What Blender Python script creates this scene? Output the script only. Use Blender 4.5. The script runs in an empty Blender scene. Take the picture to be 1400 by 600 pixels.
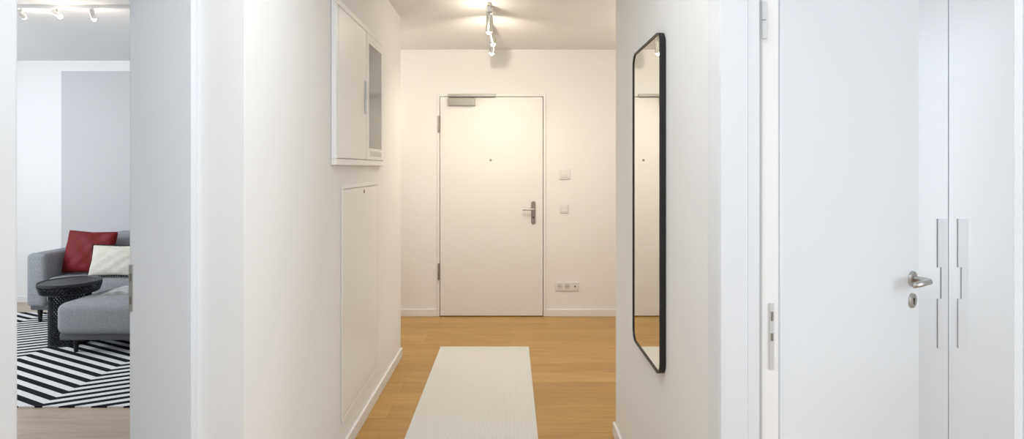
import bpy, bmesh, math, random
from mathutils import Matrix, Vector, Euler
random.seed(4)
SC = bpy.context.scene
COL = SC.collection
PI = math.pi

# ---------------------------------------------------------------- materials
def new_mat(name):
    m = bpy.data.materials.new(name); m.use_nodes = True
    nt = m.node_tree
    return m, nt, nt.nodes['Principled BSDF']

def mat(name, col, rough=0.5, metal=0.0, bump=0.0, bscale=200.0, var=0.0, emit=None, estr=0.0, spec=0.5):
    m, nt, b = new_mat(name)
    b.inputs['Base Color'].default_value = (*col, 1)
    b.inputs['Roughness'].default_value = rough
    b.inputs['Metallic'].default_value = metal
    b.inputs['Specular IOR Level'].default_value = spec
    tc = nt.nodes.new('ShaderNodeTexCoord')
    n = nt.nodes.new('ShaderNodeTexNoise'); n.inputs['Scale'].default_value = bscale
    n.inputs['Detail'].default_value = 3
    nt.links.new(tc.outputs['Object'], n.inputs['Vector'])
    if bump > 0:
        bp = nt.nodes.new('ShaderNodeBump'); bp.inputs['Strength'].default_value = bump
        bp.inputs['Distance'].default_value = 0.002
        nt.links.new(n.outputs['Fac'], bp.inputs['Height'])
        nt.links.new(bp.outputs['Normal'], b.inputs['Normal'])
    if var > 0:
        mx = nt.nodes.new('ShaderNodeMix'); mx.data_type = 'RGBA'
        mx.inputs[6].default_value = (*[c*(1-var) for c in col], 1)
        mx.inputs[7].default_value = (*[min(1, c*(1+var)) for c in col], 1)
        nt.links.new(n.outputs['Fac'], mx.inputs[0])
        nt.links.new(mx.outputs[2], b.inputs['Base Color'])
    if emit:
        b.inputs['Emission Color'].default_value = (*emit, 1)
        b.inputs['Emission Strength'].default_value = estr
    return m

def M_(nt, op, a, b=None, clamp=False):
    n = nt.nodes.new('ShaderNodeMath'); n.operation = op; n.use_clamp = clamp
    for i, v in enumerate((a, b)):
        if v is None: continue
        if isinstance(v, (int, float)): n.inputs[i].default_value = v
        else: nt.links.new(v, n.inputs[i])
    return n.outputs[0]

WALL = mat('wall_paint', (0.86, 0.86, 0.86), 0.85, bump=0.05, bscale=350)
CEIL = mat('ceiling_paint', (0.79, 0.79, 0.79), 0.9, bump=0.04, bscale=300)
TRIM = mat('white_trim_lacquer', (0.85, 0.85, 0.85), 0.4)
FRAME = mat('door_frame_lacquer', (0.76, 0.785, 0.82), 0.35)
DOORM = mat('door_lacquer', (0.81, 0.845, 0.88), 0.22)
ENTRY = mat('entry_door_lacquer', (0.83, 0.83, 0.82), 0.45)
CAB = mat('cabinet_powder_coat', (0.86, 0.86, 0.855), 0.35)
STEEL = mat('brushed_steel', (0.55, 0.54, 0.52), 0.32, metal=0.9)
CHROME = mat('chrome_spot_metal', (0.58, 0.57, 0.55), 0.22, metal=0.95)
CLOSER = mat('grey_closer_housing', (0.36, 0.35, 0.33), 0.4, metal=0.2)
RAILM = mat('grey_closer_rail', (0.42, 0.41, 0.39), 0.45, metal=0.2)
LSTEEL = mat('pale_steel', (0.62, 0.63, 0.64), 0.45, metal=0.2)
DSTEEL = mat('dark_steel', (0.30, 0.28, 0.25), 0.4, metal=0.8)
SEALM = mat('grey_rubber_seal', (0.48, 0.48, 0.48), 0.7)
BLACK = mat('black_frame_lacquer', (0.006, 0.006, 0.006), 0.5)
BLACKM = mat('black_table_metal', (0.016, 0.019, 0.026), 0.45)
DARK = mat('dark_slot', (0.02, 0.02, 0.02), 0.8)
PLASTIC = mat('white_plastic', (0.80, 0.80, 0.79), 0.35)
PLASTIC2 = mat('grey_plastic', (0.66, 0.66, 0.64), 0.5)
GLASSG = mat('grey_panel_glass', (0.20, 0.205, 0.21), 0.15, metal=0.0, spec=0.4)
SOFA = mat('grey_sofa_fabric', (0.30, 0.308, 0.325), 0.95, bump=1.0, bscale=110, var=0.45, spec=0.15)
SOFAB = mat('dark_sofa_base', (0.10, 0.10, 0.11), 0.9)
REDF = mat('red_cushion_fabric', (0.16, 0.005, 0.007), 0.6, bump=1.0, bscale=30, var=0.35, spec=0.25)
CREAM = mat('cream_cushion_fabric', (0.66, 0.63, 0.56), 0.95, bump=1.0, bscale=80, var=0.2)
PAPER = mat('magazine_paper', (0.55, 0.54, 0.53), 0.6, var=0.8, bscale=14)
BULB = mat('lit_bulb', (1, 0.95, 0.85), 0.4, emit=(1, 0.92, 0.75), estr=30)
HANDW = mat('white_pull_lacquer', (0.765, 0.795, 0.825), 0.4)

# mirror
MIR, nt, b = new_mat('mirror_glass')
b.inputs['Base Color'].default_value = (0.85, 0.85, 0.83, 1); b.inputs['Metallic'].default_value = 1
b.inputs['Roughness'].default_value = 0.015

# oak floor: planks along X
def oak(name, c1, c2, mort):
    FL, nt, b = new_mat(name)
    geo = nt.nodes.new('ShaderNodeNewGeometry')
    br = nt.nodes.new('ShaderNodeTexBrick')
    br.inputs['Scale'].default_value = 1.0
    br.inputs['Brick Width'].default_value = 1.9; br.inputs['Row Height'].default_value = 0.185
    br.inputs['Mortar Size'].default_value = 0.0013; br.inputs['Mortar Smooth'].default_value = 0.3
    br.offset = 0.37; br.inputs['Bias'].default_value = 0.0
    br.inputs['Color1'].default_value = (*c1, 1)
    br.inputs['Color2'].default_value = (*c2, 1)
    br.inputs['Mortar'].default_value = (*mort, 1)
    nt.links.new(geo.outputs['Position'], br.inputs['Vector'])
    mp = nt.nodes.new('ShaderNodeMapping'); mp.inputs['Scale'].default_value = (1.1, 13, 1)
    nt.links.new(geo.outputs['Position'], mp.inputs['Vector'])
    ns = nt.nodes.new('ShaderNodeTexNoise'); ns.inputs['Scale'].default_value = 1.8; ns.inputs['Detail'].default_value = 8
    ns.inputs['Distortion'].default_value = 1.2
    nt.links.new(mp.outputs['Vector'], ns.inputs['Vector'])
    cr = nt.nodes.new('ShaderNodeValToRGB')
    cr.color_ramp.elements[0].position = 0.32; cr.color_ramp.elements[0].color = (0.83, 0.80, 0.75, 1)
    cr.color_ramp.elements[1].position = 0.70; cr.color_ramp.elements[1].color = (1.05, 1.04, 1.02, 1)
    nt.links.new(ns.outputs['Fac'], cr.inputs['Fac'])
    mx = nt.nodes.new('ShaderNodeMix'); mx.data_type = 'RGBA'; mx.blend_type = 'MULTIPLY'; mx.inputs[0].default_value = 1
    nt.links.new(br.outputs['Color'], mx.inputs[6]); nt.links.new(cr.outputs['Color'], mx.inputs[7])
    nt.links.new(mx.outputs[2], b.inputs['Base Color'])
    b.inputs['Roughness'].default_value = 0.28
    b.inputs['Specular IOR Level'].default_value = 0.5
    return FL
FLOOR = oak('oak_plank_floor', (0.46, 0.250, 0.066), (0.57, 0.330, 0.096), (0.31, 0.160, 0.045))
FLOORL = oak('oak_floor_daylight_tint', (0.44, 0.35, 0.265), (0.54, 0.435, 0.335), (0.30, 0.22, 0.16))  # same oak as the hall, cool daylight painted in as a paler, greyer colour

# living room far wall: white with a pale grey painted rectangle
GWALL, nt, b = new_mat('wall_with_grey_paint_field')
geo = nt.nodes.new('ShaderNodeNewGeometry'); sx = nt.nodes.new('ShaderNodeSeparateXYZ')
nt.links.new(geo.outputs['Position'], sx.inputs[0])
f = M_(nt, 'MULTIPLY', M_(nt, 'GREATER_THAN', sx.outputs['X'], -4.76), M_(nt, 'LESS_THAN', sx.outputs['Z'], 2.45))
mx = nt.nodes.new('ShaderNodeMix'); mx.data_type = 'RGBA'
mx.inputs[6].default_value = (0.86, 0.86, 0.86, 1); mx.inputs[7].default_value = (0.60, 0.605, 0.615, 1)
nt.links.new(f, mx.inputs[0]); nt.links.new(mx.outputs[2], b.inputs['Base Color']); b.inputs['Roughness'].default_value = 0.85

# runner weave
RUN, nt, b = new_mat('cream_woven_runner')
geo = nt.nodes.new('ShaderNodeTexCoord'); sx = nt.nodes.new('ShaderNodeSeparateXYZ')
nt.links.new(geo.outputs['Object'], sx.inputs[0])
s1 = M_(nt, 'SINE', M_(nt, 'MULTIPLY', M_(nt, 'ADD', sx.outputs['X'], sx.outputs['Y']), 340.0))
s2 = M_(nt, 'SINE', M_(nt, 'MULTIPLY', M_(nt, 'SUBTRACT', sx.outputs['X'], sx.outputs['Y']), 340.0))
pr = M_(nt, 'MULTIPLY', s1, s2)
fac = M_(nt, 'GREATER_THAN', pr, 0.2)
mx = nt.nodes.new('ShaderNodeMix'); mx.data_type = 'RGBA'
mx.inputs[6].default_value = (0.79, 0.78, 0.76, 1); mx.inputs[7].default_value = (0.60, 0.585, 0.555, 1)
nt.links.new(fac, mx.inputs[0]); nt.links.new(mx.outputs[2], b.inputs['Base Color'])
b.inputs['Roughness'].default_value = 0.95; b.inputs['Specular IOR Level'].default_value = 0.15
bp = nt.nodes.new('ShaderNodeBump'); bp.inputs['Strength'].default_value = 0.25; bp.inputs['Distance'].default_value = 0.002
nt.links.new(pr, bp.inputs['Height']); nt.links.new(bp.outputs['Normal'], b.inputs['Normal'])

# black and white striped rug : continuous zigzag of diagonal stripes
STR, nt, b = new_mat('black_white_diagonal_stripes')
geo = nt.nodes.new('ShaderNodeNewGeometry'); sx = nt.nodes.new('ShaderNodeSeparateXYZ')
nt.links.new(geo.outputs['Position'], sx.inputs[0])
X, Y = sx.outputs['X'], sx.outputs['Y']
tri = M_(nt, 'PINGPONG', M_(nt, 'ADD', X, 20.65), 0.85)
ph = M_(nt, 'ADD', M_(nt, 'MULTIPLY', Y, 10.0), M_(nt, 'MULTIPLY', tri, 5.2))
st = M_(nt, 'GREATER_THAN', M_(nt, 'FRACT', M_(nt, 'ADD', ph, 60.0)), 0.5)
mx = nt.nodes.new('ShaderNodeMix'); mx.data_type = 'RGBA'
mx.inputs[6].default_value = (0.012, 0.014, 0.02, 1); mx.inputs[7].default_value = (0.80, 0.80, 0.79, 1)
nt.links.new(st, mx.inputs[0]); nt.links.new(mx.outputs[2], b.inputs['Base Color'])
b.inputs['Roughness'].default_value = 0.95; b.inputs['Specular IOR Level'].default_value = 0.1

# ---------------------------------------------------------------- helpers
class MB:
    def __init__(s): s.bm = bmesh.new()
    def box(s, x0, x1, y0, y1, z0, z1):
        vs = [s.bm.verts.new(p) for p in ((x0,y0,z0),(x1,y0,z0),(x1,y1,z0),(x0,y1,z0),(x0,y0,z1),(x1,y0,z1),(x1,y1,z1),(x0,y1,z1))]
        for f in ((0,3,2,1),(4,5,6,7),(0,1,5,4),(1,2,6,5),(2,3,7,6),(3,0,4,7)):
            s.bm.faces.new([vs[i] for i in f])
        return s
    def cyl(s, p0, p1, r0, r1=None, n=24):
        p0, p1 = Vector(p0), Vector(p1); r1 = r0 if r1 is None else r1
        d = p1-p0
        m = Matrix.Translation((p0+p1)/2) @ d.to_track_quat('Z', 'Y').to_matrix().to_4x4()
        bmesh.ops.create_cone(s.bm, cap_ends=True, cap_tris=False, segments=n, radius1=r0, radius2=r1, depth=d.length, matrix=m)
        return s
    def sphere(s, c, r, n=12):
        bmesh.ops.create_uvsphere(s.bm, u_segments=n, v_segments=max(6, n//2), radius=r, matrix=Matrix.Translation(c)); return s
    def lathe(s, c, prof, n=40):
        rings = []
        for r, z in prof:
            rings.append([s.bm.verts.new((c[0]+r*math.cos(2*PI*k/n), c[1]+r*math.sin(2*PI*k/n), c[2]+z)) for k in range(n)])
        for a, b_ in zip(rings, rings[1:]):
            for k in range(n): s.bm.faces.new((a[k], a[(k+1)%n], b_[(k+1)%n], b_[k]))
        s.bm.faces.new(rings[0][::-1]); s.bm.faces.new(rings[-1]); return s
    def prism(s, pts, axis, a0, a1):
        def P(u, v, a):
            return {'x': (a,u,v), 'y': (u,a,v), 'z': (u,v,a)}[axis]
        A = [s.bm.verts.new(P(u, v, a0)) for u, v in pts]; B = [s.bm.verts.new(P(u, v, a1)) for u, v in pts]
        n = len(pts)
        s.bm.faces.new(A[::-1]); s.bm.faces.new(B)
        for k in range(n): s.bm.faces.new((A[k], A[(k+1)%n], B[(k+1)%n], B[k]))
        return s
    def build(s, name, m, parent=None, origin=None, bevel=0, seg=2, smooth=False, subsurf=0):
        if origin is None: origin = ORIG.get(parent.name, Vector((0,0,0))) if parent else Vector((0,0,0))
        origin = Vector(origin)
        bmesh.ops.translate(s.bm, verts=s.bm.verts, vec=-origin)
        bmesh.ops.recalc_face_normals(s.bm, faces=s.bm.faces)
        me = bpy.data.meshes.new(name); s.bm.to_mesh(me); s.bm.free()
        me.materials.append(m)
        o = bpy.data.objects.new(name, me); COL.objects.link(o)
        if parent: o.parent = parent; ORIG[o.name] = ORIG.get(parent.name, Vector((0,0,0)))
        else: o.location = origin; ORIG[o.name] = origin
        if bevel:
            md = o.modifiers.new('bevel', 'BEVEL'); md.width = bevel; md.segments = seg; md.limit_method = 'ANGLE'; md.angle_limit = math.radians(40)
        if subsurf:
            md = o.modifiers.new('sub', 'SUBSURF'); md.levels = subsurf; md.render_levels = subsurf
        if smooth:
            for p in me.polygons: p.use_smooth = True
        return o
ORIG = {}
def tag(o, label, cat, group=None, kind=None):
    o['label'] = label; o['category'] = cat
    if group: o['group'] = group
    if kind: o['kind'] = kind
    return o
def thing(name, loc, label, cat, rz=0, group=None, kind=None, local=False):
    o = bpy.data.objects.new(name, None); COL.objects.link(o); o.location = loc; o.rotation_euler = (0,0,rz)
    o.empty_display_size = 0.05
    ORIG[o.name] = Vector((0,0,0)) if local else Vector(loc)
    return tag(o, label, cat, group, kind)
def struct(name, mb, m, label, cat, **k):
    return tag(mb.build(name, m, **k), label, cat, kind='structure')

H = 2.56; CH = 1.42
# ---------------------------------------------------------------- shell
struct('floor', MB().box(-1.07, 3.6, -1.3, 4.36, -0.12, 0).box(-2.36, 3.6, 4.36, 6.4, -0.12, 0), FLOOR, 'warm honey oak plank floor of the hall', 'floor')
struct('floor_living', MB().box(-6.2, -1.07, -1.3, 4.36, -0.12, 0).box(-6.2, -2.36, 4.36, 6.4, -0.12, 0), FLOORL, 'oak plank floor of the living room, daylight tone painted into its colour', 'floor')
struct('ceiling', MB().box(-6.2, 3.6, -1.3, 6.4, H, H+0.12), CEIL, 'plain white ceiling over hall and rooms', 'ceiling')
wb = MB()
wb.box(-2.3, -0.69, 5.62, 5.80, 0, H); wb.box(0.325, 2.3, 5.62, 5.80, 0, H); wb.box(-0.69, 0.325, 5.62, 5.80, 2.116, H)
wb.box(-0.69, 0.325, 5.70, 5.80, 0, 2.116)
struct('wall_back', wb, WALL, 'cream lit end wall of the hall holding the entrance door', 'wall')
LN, LF = 1.14, 1.82      # near / far edge of the left opening
LX0, LX1 = -1.166, -0.974   # living-side / hall-side face of the near left wall
wl = MB()
wl.box(LX0, -0.83, LF, 4.42, 0, H)
wl.box(LX0, LX1, -1.2, LN, 0, H)
wl.box(LX0, LX1, LN, LF, 2.12, H)
struct('wall_left', wl, WALL, 'white corridor wall on the left carrying the fuse cabinet', 'wall')
struct('wall_left_hall', MB().box(-2.42, LX0, 4.30, 4.42, 0, H).box(-2.42, -2.30, 4.42, 6.2, 0, H), WALL, 'white wall between hall end and living room, out of sight', 'wall')
RN, RF = 0.623, 1.53   # near / far edge of the right opening
wr = MB()
wr.box(0.56, 0.70, RF, 3.11, 0, H)
wr.box(0.56, 0.70, -1.2, RN, 0, H)
wr.box(0.56, 0.70, RN, RF, 2.12, H)
struct('wall_right', wr, WALL, 'white corridor wall on the right carrying the long mirror', 'wall')
struct('wall_right_hall', MB().box(0.70, 3.4, 2.97, 3.11, 0, H).box(2.2, 2.3, 3.11, 5.62, 0, H), WALL, 'white wall behind the wardrobe and round the hall corner', 'wall')
struct('wall_right_room', MB().box(3.4, 3.5, -1.2, 3.11, 0, H), WALL, 'side wall of the room with the wardrobe', 'wall')
struct('wall_living_far', MB().box(-6.1, -2.42, 6.2, 6.3, 0, H), GWALL, 'living room wall with pale grey painted rectangle behind sofa', 'wall')
struct('wall_living_side', MB().box(-6.2, -6.1, -1.2, 6.3, 0, H), WALL, 'far side wall of the living room', 'wall')
struct('wall_near', MB().box(-6.1, 3.5, -1.3, -1.2, 0, H), WALL, 'wall closing the rooms behind the camera', 'wall')

# baseboards
BH, BT = 0.068, 0.015
struct('baseboard_back', MB().box(0.339, 2.2, 5.62-BT, 5.62, 0, BH), TRIM, 'white skirting on end wall, right of the entrance door', 'baseboard', bevel=0.003)
struct('baseboard_back_left', MB().box(-2.3, -0.704, 5.62-BT, 5.62, 0, BH), TRIM, 'white skirting on end wall, left of the entrance door', 'baseboard', bevel=0.003)
struct('baseboard_left', MB().box(-0.83, -0.83+BT, LF, 4.42, 0, BH), TRIM, 'white skirting along left corridor wall under the panel', 'baseboard', bevel=0.003)
struct('baseboard_right', MB().box(0.56-BT, 0.56, 1.63, 3.11+BT, 0, BH).box(0.56, 0.70, 3.11, 3.11+BT, 0, BH), TRIM, 'white skirting along right corridor wall under the mirror', 'baseboard', bevel=0.003)
struct('baseboard_living', MB().box(-6.1, -2.42, 6.2-BT, 6.2, 0, BH), TRIM, 'white skirting on living room wall behind the sofa', 'baseboard', bevel=0.003)

# ---------------------------------------------------------------- frame of the right-hand door
t = MB()
C = 0.015
t.box(0.56-C, 0.56, RF, RF+0.09, 0, 2.20)                     # far casing
t.box(0.56-C, 0.56, RN-0.08, RN, 0, 2.20)                     # near casing
t.box(0.56-C, 0.56, RN, RF, 2.12, 2.20)
t.box(0.56-C, 0.615, RF-0.013, RF, 0, 2.12)                   # far lining, two steps
t.box(0.615, 0.649, RF-0.008, RF, 0, 2.12)
t.box(0.56-C, 0.649, RN, RN+0.012, 0, 2.12)
t.box(0.56-C, 0.649, RN+0.012, RF-0.013, 2.108, 2.12)
t.box(0.70, 0.712, RF+0.04, RF+0.11, 0, 2.20)
tr2 = struct('trim_2', t, FRAME, 'white door frame of the open door on the right', 'door frame', bevel=0.003)
MB().box(0.649, 0.6545, RF-0.007, RF, 0, 2.12).build('seal', SEALM, tr2)
MB().cyl((0.660, RF-0.008, 1.757), (0.660, RF-0.008, 1.803), 0.006).cyl((0.660, RF-0.008, 1.806), (0.660, RF-0.008, 1.853), 0.006).build('hinge', LSTEEL, tr2)
sp = MB().box(0.676, 0.688, RF-0.004, RF-0.0005, 0.895, 1.068).build('strike_plate', LSTEEL, tr2, bevel=0.001)
MB().box(0.679, 0.685, RF-0.005, RF-0.0035, 1.022, 1.046).box(0.679, 0.685, RF-0.005, RF-0.0035, 0.970, 0.990).build('slot', DSTEEL, sp)

# frame of the left-hand opening
t = MB()
t.box(LX0, LX1-0.0015, LF-0.03, LF, 0, 2.12)
t.box(LX0, LX1+0.004, LN, LN+0.012, 0, 2.12)
t.box(LX1, LX1+0.012, LN-0.07, LN, 0, 2.19)
t.box(LX0, LX1-0.0015, LN+0.012, LF-0.03, 2.09, 2.12)
tr3 = struct('trim_3', t, FRAME, 'white door frame of the open doorway to the living room', 'door frame', bevel=0.003)
yy = LF-0.03
sp = MB().box(LX0-0.001, LX0+0.012, yy-0.003, yy+0.002, 0.982, 1.125).build('strike_plate', STEEL, tr3, bevel=0.001)
MB().box(LX0+0.002, LX0+0.009, yy-0.004, yy-0.002, 1.075, 1.098).box(LX0+0.002, LX0+0.009, yy-0.004, yy-0.002, 1.005, 1.028).build('slot', DSTEEL, sp)

# ---------------------------------------------------------------- entrance door
t = MB().box(-0.704, -0.680, 5.608, 5.66, 0, 2.13).box(0.315, 0.339, 5.608, 5.66, 0, 2.13).box(-0.680, 0.315, 5.608, 5.66, 2.108, 2.13)
struct('trim_1', t, ENTRY, 'slim cream frame round the entrance door', 'door frame', bevel=0.003)
d1 = struct('door_1', MB().box(-0.675, 0.310, 5.604, 5.66, 0.008, 2.103), ENTRY, 'plain cream flush entrance door at the end of hall', 'door', bevel=0.003)
for z in (1.84, 0.43):
    MB().cyl((-0.686, 5.598, z-0.078), (-0.686, 5.598, z), 0.010).cyl((-0.686, 5.598, z+0.003), (-0.686, 5.598, z+0.08), 0.010).build('hinge', DSTEEL, d1)
hp = MB().prism([(0.218+0.021*math.cos(a), (1.085 if math.sin(a) >= 0 else 0.905)+0.021*math.sin(a)) for a in [2*PI*k/32 for k in range(32)]], 'y', 5.594, 5.605).build('handle_plate', DSTEEL, d1, bevel=0.002)
MB().cyl((0.218, 5.595, 1.03), (0.218, 5.545, 1.03), 0.010).cyl((0.218+0.008, 5.548, 1.03), (0.108, 5.548, 1.03), 0.010).build('lever', STEEL, hp, smooth=False)
MB().cyl((0.218, 5.595, 0.95), (0.218, 5.590, 0.95), 0.008).build('lock_cylinder', DARK, hp)
MB().cyl((-0.19, 5.605, 1.497), (-0.19, 5.599, 1.497), 0.011).build('peephole', DSTEEL, d1)
dc = MB().box(-0.597, -0.337, 5.565, 5.604, 2.017, 2.090).build('door_closer', CLOSER, d1, bevel=0.004)
MB().box(-0.597, -0.14, 5.580, 5.606, 2.103, 2.130).build('closer_rail', RAILM, dc, bevel=0.002)
MB().box(-0.590, -0.147, 5.584, 5.600, 2.099, 2.1035).build('rail_groove', DARK, dc)
MB().cyl((-0.467, 5.585, 2.088), (-0.467, 5.585, 2.105), 0.010).build('closer_spindle', DSTEEL, dc)

# wall fittings on back wall
y0 = 5.62
t = thing('intercom_panel', (0.52, y0, 1.32), 'small square white wall panel above the light switch beside entrance door', 'wall panel')
MB().box(0.468, 0.572, y0-0.012, y0, 1.315, 1.415).build('housing', PLASTIC, t, bevel=0.004)
MB().box(0.482, 0.558, y0-0.015, y0-0.010, 1.352, 1.405).build('faceplate', PLASTIC, t, bevel=0.002)
MB().box(0.482, 0.558, y0-0.0135, y0-0.010, 1.325, 1.345).build('button_strip', PLASTIC2, t)
t = thing('light_switch', (0.515, y0, 0.99), 'square white light switch below the wall panel beside entrance door', 'light switch')
MB().box(0.473, 0.557, y0-0.009, y0, 0.99, 1.074).build('switch_frame', PLASTIC, t, bevel=0.003)
MB().box(0.486, 0.544, y0-0.013, y0-0.006, 1.003, 1.061).build('rocker', PLASTIC, t, bevel=0.003)
t = thing('wall_socket', (0.54, y0, 0.25), 'white triple wall socket low above the skirting, right of entrance door', 'socket')
MB().box(0.430, 0.658, y0-0.010, y0, 0.245, 0.330).build('socket_frame', PLASTIC, t, bevel=0.003)
for cx in (0.470, 0.544, 0.618):
    s = MB()
    n = 28
    s.lathe((0, 0, 0), [(0.026, 0), (0.026, 0.004), (0.022, 0.004), (0.021, 0.0015)], n)
    bmesh.ops.transform(s.bm, matrix=Matrix.Translation((cx, y0-0.010, 0.2875)) @ Matrix.Rotation(PI/2, 4, 'X'), verts=s.bm.verts)
    so = s.build('socket_insert', PLASTIC2 if cx < 0.6 else PLASTIC, t)
    if cx < 0.6:
        MB().cyl((cx-0.0095, y0-0.0145, 0.2875), (cx-0.0095, y0-0.011, 0.2875), 0.003, n=10).cyl((cx+0.0095, y0-0.0145, 0.2875), (cx+0.0095, y0-0.011, 0.2875), 0.003, n=10).build('pin_hole', DARK, so)
    else:
        MB().cyl((cx, y0-0.0145, 0.2875), (cx, y0-0.011, 0.2875), 0.007, n=16).build('jack_hole', DARK, so)

# ---------------------------------------------------------------- fuse cabinet on left wall
XF = -0.805
t = thing('fuse_cabinet', (-0.83, 3.21, 1.435), 'white recessed fuse cabinet with grey glazed door high on left wall', 'cabinet')
f = MB()
ya, yb, za, zb = 2.70, 3.72, 1.435, 2.215
f.box(-0.829, XF, ya, yb, za, za+0.03).box(-0.829, XF, ya, yb, zb-0.03, zb).box(-0.829, XF, ya, ya+0.035, za+0.03, zb-0.03).box(-0.829, XF, yb-0.03, yb, za+0.03, zb-0.03).box(-0.829, XF-0.006, ya+0.035, yb-0.03, za+0.03, zb-0.03)
f.build('frame', CAB, t, bevel=0.003)
d = MB().box(XF-0.005, XF+0.002, ya+0.039, 3.255, za+0.034, zb-0.034).build('door', CAB, t, bevel=0.002)
MB().box(XF+0.002, XF+0.013, 3.222, 3.236, 1.72, 1.90).build('handle', LSTEEL, d, bevel=0.003)
g = MB()
g.box(XF-0.005, XF+0.003, 3.263, 3.318, za+0.034, zb-0.034).box(XF-0.005, XF+0.003, 3.64, 3.686, za+0.034, zb-0.034)
g.box(XF-0.005, XF+0.003, 3.318, 3.64, za+0.034, 1.535).box(XF-0.005, XF+0.003, 3.318, 3.64, 2.13, zb-0.034)
d2 = g.build('door', CAB, t, bevel=0.002)
MB().box(XF-0.004, XF+0.0015, 3.318, 3.64, 1.535, 2.13).build('grey_pane', GLASSG, d2)
g = MB()
for k in range(12):
    yy = 3.34+k*0.025
    g.box(XF+0.0025, XF+0.0042, yy, yy+0.014, 1.488, 1.518)
g.build('vent_grille', PLASTIC2, d2)

t = thing('access_panel', (-0.83, 3.25, 0.17), 'tall flush white access panel low on left wall under fuse cabinet', 'access panel')
ya, yb, za, zb = 2.862, 3.648, 0.17, 1.34
f = MB()
w = 0.022
f.box(-0.829, -0.823, ya, yb, za, za+w).box(-0.829, -0.823, ya, yb, zb-w, zb).box(-0.829, -0.823, ya, ya+w, za+w, zb-w).box(-0.829, -0.823, yb-w, yb, za+w, zb-w)
f.build('frame', CAB, t, bevel=0.0015)
MB().box(-0.829, -0.8238, ya+w+0.004, yb-w-0.004, za+w+0.004, zb-w-0.004).build('panel_door', CAB, t, bevel=0.0012)
MB().cyl((-0.8238, 3.29, 1.29), (-0.8213, 3.29, 1.29), 0.011, n=20).build('lock', DSTEEL, t)

# ---------------------------------------------------------------- mirror on right wall
def rrect(u0, u1, v0, v1, r, n=10):
    pts = []
    for (cu, cv, a0) in ((u1-r, v1-r, 0), (u0+r, v1-r, PI/2), (u0+r, v0+r, PI), (u1-r, v0+r, 1.5*PI)):
        for k in range(n+1):
            a = a0+PI/2*k/n; pts.append((cu+r*math.cos(a), cv+r*math.sin(a)))
    return pts
mY0, mY1, mZ0, mZ1 = 2.105, 2.578, 0.668, 1.918
t = thing('wall_mirror', (0.56, 2.34, mZ0), 'tall rounded rectangular wall mirror in thin black frame on right wall', 'mirror')
outer = rrect(mY0, mY1, mZ0, mZ1, 0.050); inner = rrect(mY0+0.008, mY1-0.008, mZ0+0.008, mZ1-0.008, 0.042)
bm = MB(); B_ = bm.bm
xa, xb = 0.558, 0.537
L = [[B_.verts.new((x, u, v)) for u, v in pts] for x, pts in ((xa, outer), (xb, outer), (xb, inner), (xa, inner))]
n = len(outer)
for i in range(4):
    A, Bb = L[i], L[(i+1) % 4]
    for k in range(n): B_.faces.new((A[k], A[(k+1) % n], Bb[(k+1) % n], Bb[k]))
bm.build('frame', BLACK, t)
MB().prism(rrect(mY0+0.007, mY1-0.007, mZ0+0.007, mZ1-0.007, 0.043), 'x', 0.541, 0.552).build('mirror_glass', MIR, t)

# ---------------------------------------------------------------- right door leaf (open) and wardrobe
TH = math.radians(34.4)
d2 = MB().box(0, 0.86, 0, 0.04, 0.008, 2.10).build('door_2', DOORM, bevel=0.003)
d2.location = (0.722, 1.565, 0); d2.rotation_euler = (0, 0, TH)
tag(d2, 'white interior door standing open on the right, brushed steel lever', 'door', kind='structure')
ORIG[d2.name] = Vector((0, 0, 0))
hz = 1.04; hx = 0.80
lv = MB().cyl((hx, 0, hz), (hx, -0.009, hz), 0.027, 0.026, n=32).build('handle_rosette', STEEL, d2, bevel=0.002)
# lever: swept bent tube
bm = MB()
path = [Vector((hx, -0.006, hz)), Vector((hx, -0.035, hz)), Vector((hx-0.004, -0.050, hz)), Vector((hx-0.016, -0.058, hz)), Vector((hx-0.06, -0.059, hz)), Vector((hx-0.125, -0.057, hz))]
rad = [0.010, 0.010, 0.0105, 0.011, 0.010, 0.009]
rings = []
for i, p in enumerate(path):
    tan = (path[min(i+1, len(path)-1)]-path[max(i-1, 0)]).normalized()
    sd = tan.cross(Vector((0, 0, 1))).normalized(); up = Vector((0, 0, 1))
    rings.append([bm.bm.verts.new(p+sd*rad[i]*math.cos(a)+up*rad[i]*math.sin(a)) for a in [2*PI*k/16 for k in range(16)]])
for A, Bb in zip(rings, rings[1:]):
    for k in range(16): bm.bm.faces.new((A[k], A[(k+1) % 16], Bb[(k+1) % 16], Bb[k]))
bm.bm.faces.new(rings[0][::-1]); bm.bm.faces.new(rings[-1])
bm.build('lever', STEEL, lv, smooth=True)
kr = MB().cyl((hx, 0, 0.965), (hx, -0.008, 0.965), 0.026, 0.025, n=32).build('key_rosette', STEEL, d2, bevel=0.002)
MB().cyl((hx, -0.0075, 0.970), (hx, -0.009, 0.970), 0.005, n=14).box(hx-0.0025, hx+0.0025, -0.009, -0.0075, 0.953, 0.968).build('keyhole', DARK, kr)

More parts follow.
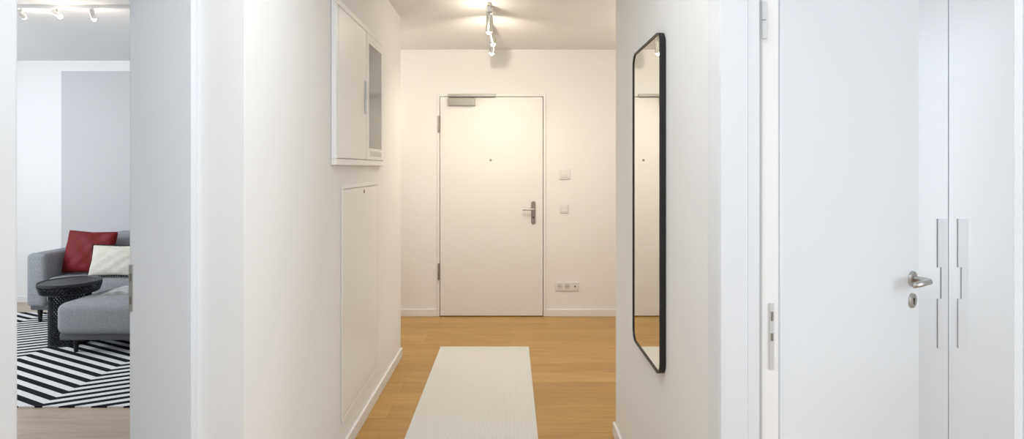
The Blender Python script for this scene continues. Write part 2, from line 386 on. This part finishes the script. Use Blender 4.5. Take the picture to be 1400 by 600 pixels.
WY = 2.35
t = thing('wardrobe', (1.76, 2.65, 0), 'tall white wardrobe with long vertical pulls behind the open door', 'wardrobe')
MB().box(1.24, 2.28, WY+0.022, 2.96, 0, 2.40).build('body', DOORM, t, bevel=0.002)
for (x0, x1, s) in ((1.262, 1.7575, -1), (1.7605, 2.258, 1)):
    dd = MB().box(x0, x1, WY, WY+0.02, 0.06, 2.38).build('door', DOORM, t, bevel=0.001)
    zt, zb_, n1, n0 = 1.217, 0.70, 1.023, 0.897
    if s < 0: a, b_, c = x1-0.044, x1-0.006, x1-0.030
    else:     a, b_, c = x0+0.034, x0+0.076, x0+0.048
    pts = [(a, zb_), (b_, zb_), (b_, zt), (a, zt), (a, n1), (c, n1), (c, n0), (a, n0)]
    MB().prism(pts, 'y', WY-0.005, WY+0.001).build('handle', HANDW, dd)

# ---------------------------------------------------------------- runner
t = thing('runner_rug', (-0.205, 3.5, 0), 'cream woven runner rug lying on the oak hall floor', 'rug')
ry0, ry1 = 2.42, 4.64
MB().box(-0.556, 0.145, ry0, ry1, 0.0005, 0.007).build('weave', RUN, t, bevel=0.002)
for yy in (ry1-0.004, ry0+0.004):
    MB().box(-0.555, 0.144, yy-0.006, yy+0.006, 0.0008, 0.0078).build('hem', CREAM, t, bevel=0.002)

# ---------------------------------------------------------------- ceiling spots
def spot_head(parent, p, aim, r=0.023, ln=0.12, m=None):
    p = Vector(p); aim = Vector(aim).normalized()
    MB().cyl((p.x, p.y, H-0.022), (p.x, p.y, p.z), 0.006, n=12).build('stem', CHROME, parent)
    a, b2 = p-aim*ln*0.5, p+aim*ln*0.5
    sh = MB().cyl(a, b2, r, n=28).build('spot_head', m or CHROME, parent, bevel=0.003)
    MB().cyl(b2-aim*0.002, b2+aim*0.003, r*0.85, n=24).sphere(b2+aim*0.003, r*0.7, 14).build('bulb', BULB, sh)
    return b2+aim*0.03
def lamp(kind, name, loc, energy, col, **k):
    l = bpy.data.lights.new(name, kind); l.energy = energy; l.color = col
    for a, v in k.items(): setattr(l, a, v)
    o = bpy.data.objects.new(name, l); COL.objects.link(o); o.location = loc
    return o
WARM = (1.0, 0.905, 0.70)
t = thing('ceiling_spotlight_track', (-0.15, 4.5, H), 'chrome ceiling spotlight rail with lit spots near the entrance door', 'spotlight')
MB().box(-0.162, -0.138, 4.02, 5.0, H-0.022, H).build('rail', CHROME, t, bevel=0.003)
MB().box(-0.175, -0.125, 4.10, 4.22, H-0.045, H-0.002).build('power_box', CHROME, t, bevel=0.004)
for yy, aim, e in ((4.14, (-0.05, 0.25, -0.95), 24), (4.55, (0.2, 0.1, -0.95), 22), (4.90, (-0.1, 0.2, -0.95), 5)):
    q = spot_head(t, (-0.15, yy, 2.445), aim)
    sl = lamp('SPOT', 'spot_beam', q, e, WARM, shadow_soft_size=0.03, spot_size=math.radians(155), spot_blend=1.0)
    sl.rotation_euler = Vector(aim).to_track_quat('-Z', 'Y').to_euler()
sl = lamp('SPOT', 'spot_wall_beam', (-0.155, 4.215, 2.365), 24, WARM, shadow_soft_size=0.012, spot_size=math.radians(130), spot_blend=1.0)
sl.rotation_euler = Vector((0, 1, -0.15)).to_track_quat('-Z', 'Y').to_euler()
lamp('POINT', 'spot_glow', (-0.20, 4.05, 2.385), 2.4, WARM, shadow_soft_size=0.02)
t = thing('spotlight_track', (-3.0, 4.1, H), 'white ceiling spotlight rail above the sofa in living room', 'spotlight')
MB().box(-3.45, -2.3, 4.084, 4.116, H-0.022, H).build('rail', PLASTIC, t, bevel=0.003)
for xx, aim in ((-3.43, (-0.1, 0.8, -0.4)), (-3.18, (0.8, -0.1, -0.5)), (-2.93, (0.1, 0.3, -0.9))):
    q = spot_head(t, (xx, 4.1, 2.50), aim, r=0.017, ln=0.07, m=PLASTIC)
    lamp('POINT', 'spot_bulb_light', q, 1.2, (1, 0.85, 0.7), shadow_soft_size=0.03)

# ---------------------------------------------------------------- living room
tag(MB().box(-5.4, -2.25, 3.47, 5.74, 0.0005, 0.009).build('striped_rug', STR, origin=(-3.8, 4.6, 0)), 'black and white diagonal striped rug under sofa and side table', 'rug')

SX, SY = -3.5, 5.3
t = thing('sofa', (SX, SY, 0), 'grey fabric chaise sofa against the living room wall', 'sofa')
def cush(x0, x1, y0, y1, z0, z1, name, bev, m=SOFA, par=None):
    o = MB().box(x0, x1, y0, y1, z0, z1).build(name, m, par or t, bevel=bev, seg=5, smooth=True)
    return o
cush(-4.40, -3.41, 5.36, 6.05, 0.12, 0.17, 'base_frame', 0.01, SOFAB)
cush(-3.41, -2.46, 4.42, 6.05, 0.12, 0.17, 'base_frame', 0.01, SOFAB)
cush(-4.43, -4.25, 5.34, 6.08, 0.15, 0.64, 'armrest', 0.04)
cush(-2.60, -2.44, 5.45, 6.08, 0.15, 0.64, 'armrest', 0.04)
cush(-4.24, -3.43, 5.32, 5.88, 0.17, 0.42, 'seat_cushion', 0.05)
cush(-3.42, -2.62, 4.38, 5.88, 0.165, 0.405, 'chaise_cushion', 0.06)
cush(-4.26, -2.59, 5.87, 6.10, 0.15, 0.70, 'backrest', 0.04)
cush(-3.92, -2.64, 5.70, 5.90, 0.41, 0.80, 'back_cushion', 0.07)
for (x, y, z) in ((-4.34, 5.40, 0.0095), (-4.34, 6.0, 0), (-3.34, 4.50, 0.0095), (-2.55, 4.50, 0.0095), (-2.55, 6.0, 0)):
    MB().cyl((x, y, z), (x, y, 0.13), 0.014, 0.022, n=16).build('leg', BLACK, t)

def pillow(name, w, h, th, m, loc, rot, label, cat='cushion', parent=None, n=18):
    mb = MB(); bm = mb.bm
    R = Euler(rot).to_matrix().to_4x4(); T = Matrix.Translation(loc) @ R
    grid = {}
    for sgn in (1, -1):
        for i in range(n+1):
            for j in range(n+1):
                u, v = 2*i/n-1, 2*j/n-1
                edge = (i in (0, n) or j in (0, n))
                if sgn < 0 and edge: grid[(sgn, i, j)] = grid[(1, i, j)]; continue
                d = (max(0, 1-u*u)*max(0, 1-v*v))**0.42
                pu = u*(1-0.07*(1-abs(v))**1.0*abs(u)); pv = v*(1-0.07*(1-abs(u))*abs(v))
                p = Vector((pu*w/2, sgn*d*th/2*(1+0.16*math.sin(5*u+3*v)+0.06*math.sin(11*u-9*v)), pv*h/2))
                grid[(sgn, i, j)] = bm.verts.new(T @ p)
        for i in range(n):
            for j in range(n):
                bm.faces.new([grid[(sgn, a, b_)] for a, b_ in ((i, j), (i+1, j), (i+1, j+1), (i, j+1))])
    o = mb.build(name, m, origin=loc, smooth=True, subsurf=1)
    edge_pts = []
    for k in range(25):
        u = 2*k/24-1
        for s in (-1, 1): edge_pts.append(T @ Vector((u*w/2, 0, s*(1-0.07*(1-abs(u)))*h/2)))
    for k in range(1, 12):
        v = 2*k/12-1
        for s in (-1, 1): edge_pts.append(T @ Vector((s*(1-0.07*(1-abs(v)))*w/2, 0, v*h/2)))
    tag(o, label, cat)
    return o, edge_pts
pillow('cushion', 0.53, 0.42, 0.15, REDF, (-3.99, 5.55, 0.625), (-0.2, 0.02, -0.12), 'dark red leather-look cushion leaning against sofa back', n=18)
wp, ep = pillow('cushion', 0.56, 0.29, 0.11, CREAM, (-3.60, 5.38, 0.572), (-0.25, 0.0, -0.05), 'cream lumbar cushion edged with small black pompoms', n=18)
pm = MB()
for p in ep: pm.sphere(p, 0.0075, 8)
tr = pm.build('pompom_trim', BLACK, wp); tr['kind'] = 'stuff'

# side table
tc_ = Vector((-3.575, 4.75, 0.0095))
t = thing('side_table', tc_, 'round black metal side table with perforated drum and base, by chaise', 'side table')
def lattice(c, prof, n):
    mb = MB(); bm = mb.bm
    R = []
    for i, (r, z) in enumerate(prof):
        R.append([bm.verts.new((c.x+r*math.cos(2*PI*(k+0.5*(i % 2))/n), c.y+r*math.sin(2*PI*(k+0.5*(i % 2))/n), c.z+z)) for k in range(n)])
    L_ = len(prof)
    for i in range(L_-2):
        for k in range(n):
            if i % 2 == 0: q = (R[i][k], R[i+1][k], R[i+2][k], R[i+1][(k-1) % n])
            else: q = (R[i][k], R[i+1][(k+1) % n], R[i+2][k], R[i+1][k])
            bm.faces.new(q)
    for k in range(n):
        bm.faces.new((R[0][k], R[0][(k+1) % n], R[1][k]))
        i = L_-1
        if (i-1) % 2 == 0: bm.faces.new((R[i-1][k], R[i-1][(k+1) % n], R[i][k]))
        else: bm.faces.new((R[i][k], R[i][(k+1) % n], R[i-1][k]))
    return mb
MB().lathe(tc_, [(0.20, 0.472), (0.216, 0.476), (0.218, 0.497), (0.211, 0.500), (0.205, 0.492)], 56).build('table_top', BLACKM, t)
o = lattice(tc_, [(0.198+0.016*k/4, 0.418+0.056*k/4) for k in range(5)], 46).build('perforated_drum', BLACKM, t)
md = o.modifiers.new('w', 'WIREFRAME'); md.thickness = 0.009; md.use_even_offset = False
MB().lathe(tc_, [(0.194, 0.408), (0.199, 0.411), (0.199, 0.419), (0.194, 0.421)], 48).build('drum_bottom', BLACKM, t)
o = lattice(tc_, [(0.138, 0.012+0.398*k/24) for k in range(25)], 34).build('perforated_base', BLACKM, t)
md = o.modifiers.new('w', 'WIREFRAME'); md.thickness = 0.012; md.use_even_offset = False
MB().lathe(tc_, [(0.145, 0), (0.145, 0.014), (0.138, 0.016)], 48).build('foot_ring', BLACKM, t)

# magazine on chaise
mc = Vector((-3.11, 4.84, 0.406))
t = thing('magazine', mc, 'open magazine with grey printed pages lying on the chaise', 'magazine')
ns_ = 8
for s in (-1, 1):
    pts = [(s*0.19*k/ns_, 0.022*math.sin(PI*(k/ns_)**0.6)+0.006) for k in range(ns_+1)]
    poly = pts + [(s*0.19, 0.0), (0, 0.0)]
    m2 = MB(); m2.prism(poly, 'y', -0.13, 0.13)
    bmesh.ops.transform(m2.bm, matrix=Matrix.Translation(mc) @ Matrix.Rotation(0.25, 4, 'Z'), verts=m2.bm.verts)
    m2.build('page_block', PAPER, t)

# ---------------------------------------------------------------- assumed daylight, added fill lights and camera
COOL = (0.86, 0.93, 1.0)
def area(name, loc, target, sx_, sy_, e, col):
    o = lamp('AREA', name, loc, e, col, shape='RECTANGLE', size=sx_, size_y=sy_)
    o.rotation_euler = (Vector(target)-Vector(loc)).to_track_quat('-Z', 'Y').to_euler()
    return o
area('hall_added_daylight', (-0.2, -1.1, 1.5), (-0.2, 4, 1.4), 1.3, 2.0, 10, (0.90, 0.955, 1.0))  # added area light for cool daylight behind the camera, no window modelled
area('right_room_assumed_daylight', (3.25, 0.1, 1.5), (0.6, 1.2, 1.3), 2.2, 2.0, 74, (0.84, 0.92, 1.0))  # unseen area light, a window on this side is only assumed
area('hall_ceiling_fill', (-0.2, 0.9, 2.5), (-0.2, 0.9, 0), 0.9, 2.2, 23, (0.90, 0.955, 1.0))  # added fill under the ceiling for soft bounce, not a real fixture
area('living_assumed_daylight', (-6.0, 3.6, 1.5), (-3.0, 3.9, 1.2), 3.0, 2.2, 135, COOL)  # assumed daylight from the left, bare area light before a solid wall
lamp('POINT', 'hall_side_fill', (1.4, 4.3, 2.0), 15, (1, 0.92, 0.76), shadow_soft_size=0.2)  # added unseen fills either side of the hall end, to even the light
lamp('POINT', 'hall_side_fill', (-1.6, 5.0, 2.0), 10, (1, 0.92, 0.76), shadow_soft_size=0.2)

w = bpy.data.worlds.new('World'); SC.world = w; w.use_nodes = True
w.node_tree.nodes['Background'].inputs[0].default_value = (0.75, 0.85, 1, 1)
w.node_tree.nodes['Background'].inputs[1].default_value = 0.4
cd = bpy.data.cameras.new('camera'); cam = bpy.data.objects.new('camera', cd); COL.objects.link(cam)
cam.location = (0, 0, CH); cam.rotation_euler = (PI/2, 0, 0)
cd.sensor_fit = 'HORIZONTAL'; cd.sensor_width = 36; cd.lens = 36*800/1400
cd.shift_x = 2/1400; cd.shift_y = -70/1400
cd.clip_start = 0.02
SC.camera = cam
SC.view_settings.view_transform = 'Standard'
SC.view_settings.look = 'None'
